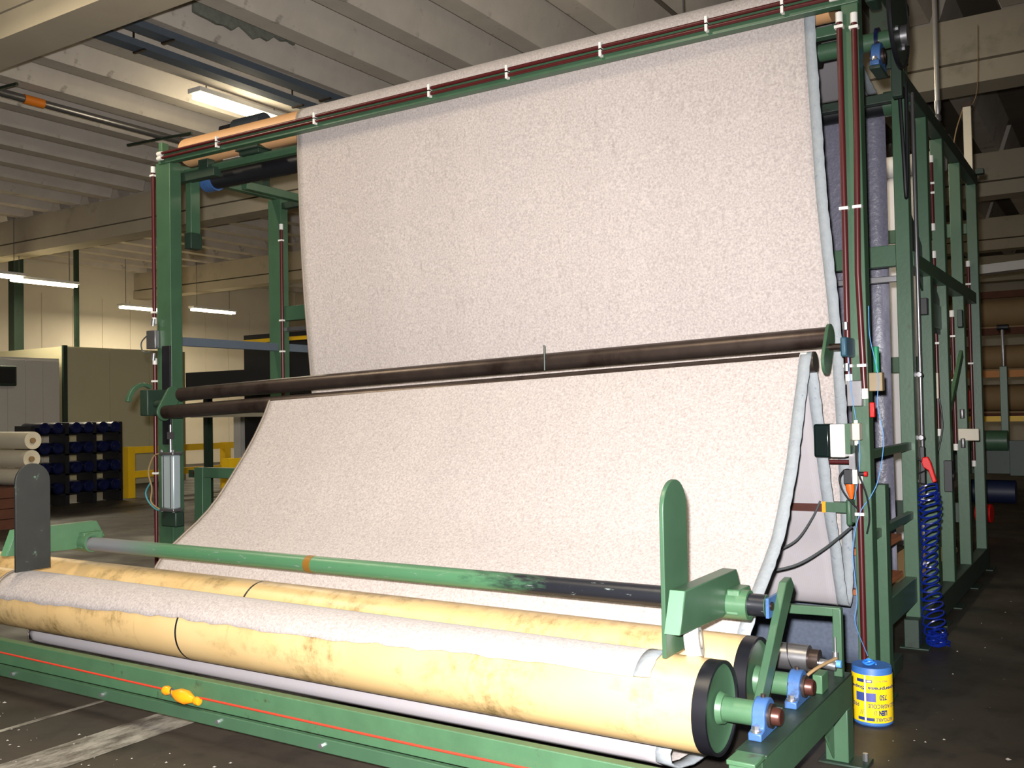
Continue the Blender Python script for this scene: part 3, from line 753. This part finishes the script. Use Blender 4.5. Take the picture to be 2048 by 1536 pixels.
def patch(u0, u1, v0, v1, name, m):
    n = 8; vs = []; fs = []
    for i in range(n+1):
        u = u0+(u1-u0)*i/n; vs += [(u, v0), (u, v1)]
    for i in range(n): fs.append((2*i, 2*i+2, 2*i+3, 2*i+1))
    onspool(vs, fs, name, m)
def text(s, uc, vc, h, w=None, name='lettering', bold=0, shear=0):
    cu = bpy.data.curves.new('t', 'FONT'); cu.body = s; cu.size = 1; cu.offset = bold; cu.shear = shear; cu.resolution_u = 3
    ob = bpy.data.objects.new('t', cu); COL.objects.link(ob)
    dg = bpy.context.evaluated_depsgraph_get(); me = ob.evaluated_get(dg).to_mesh()
    V = [(p.co.x, p.co.y) for p in me.vertices]; F = [tuple(p.vertices) for p in me.polygons]
    ob.evaluated_get(dg).to_mesh_clear(); bpy.data.objects.remove(ob); bpy.data.curves.remove(cu)
    xs = [p[0] for p in V]; ys = [p[1] for p in V]; x0, x1, y0, y1 = min(xs), max(xs), min(ys), max(ys)
    sy = h/(y1-y0); sx = sy if w is None else w/(x1-x0)
    onspool([(uc-(x-(x0+x1)/2)*sx, vc-(y-(y0+y1)/2)*sy) for x, y in V], F, name, m=INK)   # printed upside down
text('Superpress', .065, .191, .022, .17, bold=.03); text('Superpress', -.122, .191, .022, .17, bold=.03)
patch(-.082, -.038, .124, .166, 'picture_patch', mat('label_blue',(58,76,140),.4)); patch(-.029, .016, .124, .166, 'picture_patch', mat('label_blue_b',(84,90,160),.4))
text('750', .052, .146, .028, .038, bold=.03)
text('FICELLE AGRICOLE', .075, .103, .020, .19, bold=.015); text('PRESSE', -.105, .103, .020, .075, bold=.015)
text('LIEN', .050, .070, .026, .042, bold=.06)
text('//', .012, .070, .024, .016); text('//', -.052, .070, .024, .016)
patch(-.072, -.038, .030, .045, 'print_block', INK); patch(-.029, .008, .030, .045, 'print_block', INK)
text('RECYCLABLE', .060, .037, .016, .09, bold=.02)
patch(-.076, -.038, .216, .232, 'print_block', INK); patch(-.029, .000, .216, .231, 'logo_block', INK); patch(-.026, -.003, .219, .228, 'logo_window', WHT)
text('MADE IN EU', .045, .225, .009, .06)
patch(-.0365, -.0305, .021, .251, 'tape_seam', WHT)
# ------------------------------------------------------------------ sensors, cables, hoses on the right
sx_ = thing('edge_sensor', 'black and white edge sensor box on the right green post', 'sensor', (-1.36, 5.35, 1.3))
b1 = MB().box(-1.452,-1.365,5.27,5.39,1.31,1.49).build('dark_cover', mat('dark_green_cover',(14,26,24),.2), sx_, True, .012)
b2 = MB().box(-1.365,-1.288,5.27,5.39,1.312,1.488).build('white_cover', WHITEP, sx_, True, .006)
MB().tube([(-1.326+.018*cos(t),5.268,1.40+.018*sin(t)) for t in [2*pi*k/20 for k in range(21)]],.0012,5).build('round_mark', BEIGEP, b2)
MB().box(-1.288,-1.262,5.28,5.38,1.33,1.49).build('green_mount', GREEN, sx_)
MB().box(-1.272,-1.225,5.33,5.40,1.40,1.49).build('junction_box', BEIGEP, sx_, True, .004)
for z in (1.385, 1.495): MB().cyl((-1.25,5.365,z-.012),(-1.25,5.365,z+.012),.011,n=10).build('cable_gland', WHITEP, sx_)
MB().box(-1.29,-1.26,5.36,5.45,1.20,1.33).build('bracket', STEEL, sx_)
for k in range(2):
    MB().tube(spline([(-1.25+.008*k,5.36,1.38),(-1.245,5.35,1.25),(-1.205,5.37,1.10),(-1.20,5.39,.98),(-1.215,5.39,.90)]),.005,6).build('cable', BLACK, sx_)
ls = thing('limit_switch', 'small black and white switch with orange cap under the edge sensor', 'switch', (-1.28, 5.36, 1.1))
MB().box(-1.317,-1.272,5.34,5.40,1.165,1.245).build('body', BLACK, ls, True, .004)
MB().box(-1.272,-1.246,5.342,5.398,1.167,1.243).build('white_front', WHITEP, ls, True, .003)
MB().lathe((-1.292,5.37,1.165),(-1.285,5.37,1.085),[(0,0),(.024,0),(.022,.4),(.008,1),(0,1)],14).build('orange_cap', mat('orange_red',(226,96,24),.4), ls)
MB().cyl((-1.246,5.37,1.22),(-1.215,5.37,1.22),.012,n=10).build('stem', BLACK, ls)
MB().cyl((-1.215,5.37,1.22),(-1.20,5.37,1.22),.014,n=12).build('red_button', REDP, ls)
MB().tube(spline([(-1.317,5.37,1.24),(-1.345,5.37,1.20),(-1.335,5.37,1.14),(-1.30,5.38,1.08),(-1.26,5.4,1.03)]),.005,6).build('cable', BLACK, ls)
lb = thing('pivot_bar', 'brown and green pivot bar with flange behind the sloping carpet', 'bar', (-1.6, 5.46, .97))
MB().box(-2.6,-1.46,5.46,5.52,1.0,1.055).build('brown_bar', BROWNST, lb)
MB().box(-1.46,-1.32,5.455,5.525,1.0,1.055).build('green_socket', GREEN, lb)
MB().box(-1.465,-1.445,5.452,5.528,.998,1.058).build('orange_band', ORANGE, lb)
MB().box(-1.335,-1.305,5.44,5.54,.93,1.075).build('flange', GREEN, lb, True, .012)
MB().box(-1.305,-1.29,5.46,5.52,.95,1.05).build('spacer', GREEN_D, lb)
def cable(name, pts, r, m, label, cat='cable', grp=None):
    return tag(MB().tube(spline(pts, 10), r, 7).build(name, m), label, cat, grp)
cable('grey_cable', [(-1.30,5.42,.93),(-1.40,5.25,.83),(-1.52,5.15,.75),(-1.66,5.1,.71)], .007, CABLE, 'grey cable drooping from the right post behind the carpet edge')
cable('grey_cable', [(-1.47,5.44,1.06),(-1.50,5.38,.97),(-1.56,5.28,.86),(-1.66,5.2,.80)], .006, CABLE, 'grey cable hanging from the brown pivot bar')
cable('blue_string', [(XR+.06,5.44,2.12),(XR+.065,5.43,1.95),(XR+.10,5.43,1.75),(XR+.095,5.43,1.58),(XR+.12,5.43,1.40),(XR+.09,5.43,1.2),(XR+.05,5.42,1.1),(XR-.01,5.41,1.0),(XR-.05,5.41,.8),(XR-.035,5.41,.55),(XR-.045,5.40,.42),(XR+.06,5.2,.30)], .0022, BLUES, 'thin blue string hanging down the right green post', 'string')
cable('blue_string', [(XR-.045,5.40,1.9),(XR-.03,5.395,1.65),(XR-.0,5.395,1.42),(XR+.0,5.395,1.25),(XR-.03,5.39,1.08)], .0022, BLUES, 'thin blue string behind the edge sensor cables', 'string')

ag = thing('air_gun', 'red air blow gun with a blue coiled hose hanging on a rear post', 'air gun', (-1.15, 6.78, 0))
GX, GY = -1.14, 6.80
MB().prism([(GX-.035,1.20),(GX-.03,1.235),(GX+.005,1.24),(GX+.02,1.21),(GX+.055,1.08),(GX+.03,1.07),(GX+.005,1.15),(GX-.025,1.17)],'y',GY-.014,GY+.014).build('gun_body', REDP, ag, True, .006)
MB().tube([(GX-.035,GY,1.21),(GX-.08,GY,1.235)],.007,8).build('nozzle', BLACK, ag)
MB().tube(spline([(GX-.01,GY-.01,1.15),(GX-.06,GY,1.12),(GX-.055,GY,1.07),(GX-.01,GY-.01,1.06)]),.005,6).build('trigger', BLACK, ag)
hz = []
for k in range(640):
    t = k/639; a = t*2*pi*21
    tt = t**1.25
    rad = .058 + .012*sin(t*9) - .016*max(0,t-.75)*4*.5
    z = 1.03 - .99*tt
    hz.append((GX-.01+.025*tt+rad*cos(a)+.012*sin(t*7), GY+rad*sin(a)*.9, z+.032*sin(a+.6)))
MB().tube(spline([(GX+.05,GY,1.07),(GX+.055,GY+.01,1.0),(GX+.04,GY+.03,.95),(GX+.03,GY+.05,1.0)]) , .006, 6).build('hose_lead', BLUEH, ag)
MB().tube(hz, .0062, 5).build('coiled_hose', BLUEH, ag)
for k in range(3):
    rg = random.Random(k); pts = [(GX+.03+.055*cos(a*1.0+k)+rg.uniform(-.02,.02), GY+.02+.055*sin(a+k*.7)+rg.uniform(-.02,.02), .014+.03*k+.03*abs(sin(a*.7+k))) for a in [i*.7 for i in range(26)]]
    MB().tube(spline(pts,3), .006, 5).build('hose_tangle', BLUEH, ag)

# pneumatic cylinder on the left post
pcyl = thing('air_cylinder', 'bright aluminium air cylinder with thin hoses on the left green post', 'air cylinder', (-6.9,5.38,.78))
ALU = mat('aluminium', (206,222,226), .28, .55, .04)
MB().box(-6.96,-6.80,5.34,5.42,.815,1.265).build('barrel', ALU, pcyl, True, .012)
for x in (-6.925,-6.835): MB().box(x-.004,x+.004,5.338,5.34,.82,1.26).build('groove', BLACK, pcyl)
for z in (.79,1.265): MB().box(-6.97,-6.79,5.33,5.43,z,z+.025).build('end_block', STEEL, pcyl, True, .004)
for x in (-6.955,-6.805):
    for z in (.785,1.29): MB().cyl((x,5.345,z),(x,5.345,z+.02),.012,n=8).build('tie_nut', ZINC, pcyl)
MB().cyl((-6.88,5.38,1.29),(-6.88,5.38,1.52),.012,n=12).build('rod', ZINC, pcyl)
MB().box(-6.90,-6.86,5.36,5.40,1.40,1.46).build('clevis', STEEL, pcyl)
MB().tube(spline([(-6.97,5.36,1.28),(-7.08,5.36,1.25),(-7.15,5.36,1.12),(-7.12,5.37,.98),(-7.13,5.37,.86),(-7.0,5.36,.80)]),.007,6).build('hose', TAN, pcyl)
MB().tube(spline([(-7.13,5.36,1.02),(-7.19,5.36,.94),(-7.15,5.36,.86),(-7.05,5.36,.80),(-6.97,5.36,.80)]),.007,6).build('hose', mat('teal_hose',(70,140,150)), pcyl)
MB().box(-6.99,-6.80,5.36,5.45,.66,.785).build('foot_bracket', GREEN_D, pcyl, True, .01)
vl = thing('valve_unit', 'small grey valve unit with fittings on the left green post', 'valve', (-7.14,5.42,2.1))
MB().box(-7.22,-7.10,5.40,5.45,2.18,2.34).build('body', STEEL, vl, True, .006)
MB().tube(spline([(-7.2,5.40,2.3),(-7.27,5.39,2.24),(-7.25,5.39,2.16),(-7.16,5.4,2.15)]),.006,6).build('hose', CABLE, vl)
for z in (2.38,2.08): MB().cyl((-7.14,5.41,z),(-7.13,5.41,z+.06),.017,n=10).build('fitting', ZINC, vl)

# hanging rod and batten
rd = thing('drop_pipe', 'galvanised vertical drop pipe from the ceiling to the right side rail', 'pipe', (XR, 8.35, 3.76))
MB().cyl((XR,8.35,3.92),(XR,8.35,6.42),.02,n=12).build('pipe', GALV, rd)
MB().lathe((XR,8.35,3.76),(XR,8.35,4.0),[(0,0),(.012,0),(.012,.3),(.024,.35),(.024,.5),(.016,.55),(.026,.75),(.026,1),(0,1)],12).build('coupling', STEEL, rd)
lb2 = thing('upright_batten', 'cream tube batten standing upright on the last rear post', 'batten', (XR, 10.2, 3.8))
MB().box(XR-.05,XR+.02,10.17,10.23,3.80,4.42).build('batten', CREAMT, lb2)
MB().box(XR-.06,XR+.03,10.16,10.24,4.42,4.46).build('end_cap', DKSTEEL, lb2)
MB().tube(spline([(XR-.05,10.2,4.42),(XR-.12,10.2,4.2),(XR-.16,10.2,3.95),(XR-.15,10.2,3.8)]),.006,6).build('wire', TAN, lb2)
MB().tube(spline([(XR+.02,10.2,4.42),(XR+.08,10.2,4.6),(XR+.10,10.2,5.2)]),.004,6).build('wire', TAN, lb2)

# overhead conveyors / pipes under the left ceiling
pp = thing('ceiling_pipe', 'grey pipe with an orange band under the ceiling ribs on the left', 'pipe', (-12.0, 8, 5.7))
MB().cyl((-12.0,5.9,5.74),(-12.0,11.8,5.74),.055,n=14).build('pipe', STEEL, pp)
MB().cyl((-12.0,7.15,5.74),(-12.0,7.42,5.74),.062,n=14).build('orange_band', mat('orange_band',(235,130,30)), pp)
for y in (6.6, 9.2): MB().tube([(-12.7,y,5.70),(-11.3,y+.05,5.66)],.02,6).build('hanger', GREEN_D, pp)
for x, lbl in ((-8.95,'pale cable tray under the ceiling above the tan roller'),(-9.45,'blue grey cable tray under the ceiling beside the lit lamp')):
    t = thing('cable_tray', lbl, 'cable tray', (x, 8.6, 5.75))
    MB().box(x-.09,x+.09,5.8,11.9,5.78,5.80).build('tray_bed', BLUEGREY, t)
    for s in (-.09,.08): MB().box(x+s,x+s+.01,5.8,11.9,5.80,5.86).build('tray_side', BLUEGREY, t)
    for y in (7,9.5,11.5):
        MB().box(x-.1,x+.1,y,y+.03,5.76,5.78).build('cross_bar', DKSTEEL, t)
        MB().box(x-.105,x-.092,y,y+.02,5.765,6.43).build('hanger', DKSTEEL, t)

# ------------------------------------------------------------------ background, left
def guard(x0, y0, x1, y1, label):
    t = thing('guard_rail', label, 'guard rail', ((x0+x1)/2, (y0+y1)/2, 0))
    L = sqrt((x1-x0)**2+(y1-y0)**2); n = max(1, round(L/2.4))
    for k in range(n+1):
        x, y = x0+(x1-x0)*k/n, y0+(y1-y0)*k/n
        MB().box(x-.08,x+.08,y-.08,y+.08,0,1.0).build('post', YELLOW, t)
    for z in (.45, .93): MB().bar((x0,y0,z),(x1,y1,z),.06,.13).build('rail', YELLOW, t)
guard(-16.6, 12.0, -16.6, 16.8, 'yellow guard rail running past the rack of navy rolls')
guard(-10.4, 9.1, -10.4, 11.8, 'yellow guard rail behind the sloping carpet and the air cylinder')
rk = thing('roll_rack', 'black steel rack holding wrapped navy rolls', 'rack', (-16.5, 10.7, 0))
RX = -16.55
for y in (9.85,10.5,11.05,11.6): MB().box(RX-.25,RX+.25,y-.04,y+.04,0,1.5 if y > 9.9 else 1.46).build('upright', BLACK, rk)
for z in (.22,.58,.94,1.30): MB().box(RX-.25,RX+.25,9.85,11.6,z-.03,z).build('shelf', BLACK, rk)
labs = ['bottom','lower middle','upper middle','top']; bl = ['bay beside white rolls','middle bay','bay beside yellow rail']
for i, z in enumerate((.22,.58,.94,1.30)):
    for j, y in enumerate((10.17,10.78,11.33)):
        for k in (-.125,.125):
            o = MB().lathe((RX-.3,y+k,z+.105),(RX+.32,y+k,z+.105),[(0,0),(.10,0),(.105,.03),(.105,.97),(.09,1),(.03,.99),(0,.97)],16).build('wrapped_roll', NAVY)
            tag(o, 'navy wrapped roll on the %s shelf of the rack, %s' % (labs[i], bl[j]), 'roll', 'navy rolls %d%d in the rack' % (i, j))
# stack of white rolls on a pallet
pl_ = thing('pallet', 'brown wooden pallet stack under the white rolls', 'pallet', (-13.9, 7.6, 0))
for lvl in range(4):
    z = lvl*.15
    for k in range(5): MB().box(-16.3,-13.75,6.6+k*.4,6.9+k*.4,z+.11,z+.14).build('deck_board', DWOOD, pl_)
    for k in range(3): MB().box(-16.3+k*1.18,-16.1+k*1.18,6.6,8.5,z,z+.11).build('bearer', DWOOD, pl_)
for k, (y, z) in enumerate([(8.25,.73),(8.2,1.0),(8.22,1.27)]):
    t = thing('white_roll', ['white plastic roll lying on the pallet, lowest of the stack','white plastic roll in the middle of the pallet stack','white plastic roll lying on top of the pallet stack'][k], 'roll', (-13.8, y, z-.13))
    MB().lathe((-17.5,y,z),(-13.6,y+.0,z),[(.05,0),(.13,0),(.13,1),(.12,1),(.04,.995)],28).build('tube', CREAMT, t)
    MB().cyl((-13.9,y,z),(-13.59,y,z),.04,n=14).build('core', TAN, t)
    if k: t.location.z += .0
# dark conveyor and pale panels seen through the frame
dc = thing('dark_conveyor', 'black conveyor housing behind the left green posts', 'conveyor', (-11.0, 12.2, 0))
MB().box(-14.9,-6.2,12.0,12.6,1.93,2.39).build('housing', BLACK, dc)
for x in (-14.6,-12.2,-9.8,-7.4): MB().box(x-.06,x+.06,12.2,12.32,0,1.93).build('leg', GREEN_D, dc)
MB().box(-14.9,-6.2,12.1,12.16,1.55,1.62).build('pale_rail', PANEL, dc)
wp2 = struct(MB().box(-15.2,-15.0,13.4,23,0,1.75).build('wall_low_partition', PANEL, None, False))
for k in range(11): MB().box(-15.0,-14.985,13.45+k*.8,14.20+k*.8,.05,1.7).build('panel', PANEL, wp2, False)
db = thing('dark_cabinet', 'black machine cabinet behind the black conveyor housing', 'cabinet', (-10.8,13.3,0))
MB().box(-14.1,-7.0,12.7,14.2,0,3.08).build('body', BLACK, db)
MB().box(-14.1,-7.0,12.67,12.7,2.92,2.99).build('yellow_strip', YELLOW, db)
gt = thing('green_bench', 'small green bench frame with a maroon pipe behind the left post', 'bench', (-7.6, 6.9, 0))
MB().box(-8.72,-7.6,7.05,7.15,.92,1.0).build('top_bar', GREEN_D, gt)
MB().box(-8.55,-8.44,7.05,7.15,0,.92).build('leg', GREEN_D, gt)
MB().box(-7.7,-7.6,7.05,7.15,0,.92).build('leg', GREEN_D, gt)
MB().cyl((-8.6,7.03,.97),(-7.6,7.03,.97),.02,n=10).build('pipe', MAROON, gt)

# ------------------------------------------------------------------ background, right
nm = thing('neighbour_machine', 'dark green machine with a roller and blue motor beyond the rear posts', 'machine', (-1.4, 13, 0))
def np_(mb, n, m=GREEN_D): return mb.build(n, m, nm, True, .004)
np_(MB().box(-2.4,.4,12.9,13.5,.72,1.0), 'main_beam')
np_(MB().box(-1.25,.4,12.88,12.9,.70,1.12), 'side_cover')
np_(MB().box(-1.0,-.86,12.95,13.1,.05,.72), 'leg'); np_(MB().box(-2.3,-2.16,12.95,13.1,0,.72), 'leg')
np_(MB().box(-.70,.1,12.9,13.3,0.05,.70), 'cabinet')
np_(MB().cyl((-1.9,12.8,1.12),(-1.25,12.8,1.12),.12,n=24), 'roller', GREEN)
np_(MB().box(-1.33,-1.25,12.9,13.0,1.0,2.0), 'upright', GREEN)
np_(MB().cyl((-1.29,12.95,2.0),(-1.29,12.95,2.45),.02,n=10), 'rod', STEEL)
np_(MB().cyl((-1.35,12.95,2.47),(-1.22,12.95,2.47),.035,n=12), 'knob', BLACK)
np_(MB().cyl((-1.7,13.0,.50),(-1.2,13.0,.50),.14,n=20), 'motor', mat('dark_blue',(18,28,58),.5))
np_(MB().cyl((-1.62,12.86,.25),(-1.45,12.84,.25),.11,n=20), 'red_cap', REDP)
np_(MB().box(-1.02,-.80,12.86,12.88,.74,.98), 'yellow_label', YELLOW)
np_(MB().box(-1.70,-1.62,12.8,12.88,1.5,1.72), 'red_handle', REDP)
np_(MB().box(-2.2,-1.85,13.2,13.5,1.0,1.75), 'gear_case')
sr2 = thing('storage_rack', 'brown storage rack with boards and a big tan roll at the far end', 'rack', (-2, 19.5, 0))
for x in (-5.2,-.2): MB().box(x-.06,x+.06,19.0,19.1,0,4.2).build('upright', DKSTEEL, sr2)
for z in (1.25,2.0,2.75,3.4): MB().box(-5.2,.5,19.0,19.08,z,z+.12).build('shelf_beam', DWOOD if z != 2.0 else mat('orange_beam',(206,130,40)), sr2)
for z in (1.37,2.12,2.87): MB().box(-5.2,.5,19.08,20.2,z,z+.03).build('shelf_board', TAN, sr2)
for z, r, lbl in ((1.40,.24,'brown roll lying on the lowest shelf of the brown storage rack'),(2.15,.22,'brown roll lying on the middle shelf of the brown storage rack')):
    tag(MB().cyl((-5.0,19.6,z+r),(.3,19.6,z+r),r,n=32).build('brown_roll', TAN), lbl, 'roll')
tag(MB().cyl((-5.0,19.6,3.19),(.3,19.6,3.19),.29,n=32).build('tan_roll', TAN), 'big tan roll lying on the top shelf of the brown storage rack', 'roll')
tag(MB().prism([(-2.2,3.75),(-.6,3.82),(-.4,3.98),(-2.2,3.9)],'y',18.2,18.5).build('white_duct', WHITEP), 'white sloping duct end above the brown storage rack', 'duct')
yb = MB().box(-4,.4,16.1,16.16,1.28,1.36).box(-4,-3.9,16.1,16.16,0,1.28).box(.2,.3,16.1,16.16,0,1.28).build('yellow_barrier', YELLOW); tag(yb, 'yellow barrier bar behind the dark green machine', 'barrier')

# peeling dust flap on a ceiling rib, small box on the partition
rg = random.Random(5); top = []; bot = []
for k in range(15):
    t = k/14; y = 6.95 + 1.5*t
    top.append((y, 6.415)); bot.append((y, 6.03 - .10*rg.random() + (.16*abs(t-.45) if t > .6 else 0)))
tag(MB().prism(bot + top[::-1], 'x', -8.47, -8.43).build('dust_flap', mat('grey_dust',(128,130,118),.95,0,.25,20), None, False), 'ragged grey dust flap peeling off a ceiling rib above the tan roller', 'dust')
bx = thing('wall_box', 'small dark box fixed high on the grey partition', 'box', (-19.9, 11.4, 2.3))
MB().box(-19.985,-19.8,11.1,11.62,2.28,2.70).build('case', GREEN_D, bx, True, .02)
MB().box(-19.8,-19.79,11.15,11.57,2.33,2.65).build('lid', BLACK, bx)

# lint on the floor
fv = MB(); rg = random.Random(11)
for k in range(420):
    a = rg.random()
    if a < .75: x, y = rg.uniform(-5.6,-1.5), rg.uniform(1.6,3.1)
    else: x, y = rg.uniform(-1.0,.6), rg.uniform(3.5,9)
    s = rg.uniform(.002,.010)*(1.4 if rg.random() < .1 else 1); an = rg.random()*6.28
    pts = [(x+s*cos(an+i*1.57)*rg.uniform(.5,1.3), y+s*sin(an+i*1.57)*rg.uniform(.5,1.3), .003) for i in range(4)]
    fv.add(pts+[(x,y,.003+s*.5)], [(0,1,4),(1,2,4),(2,3,4),(3,0,4)])
lf = fv.build('lint_flakes', mat('lint',(150,144,134),.9), None, False)
tag(lf, 'white lint and fibre scraps scattered on the dark floor', 'lint'); lf['kind'] = 'stuff'
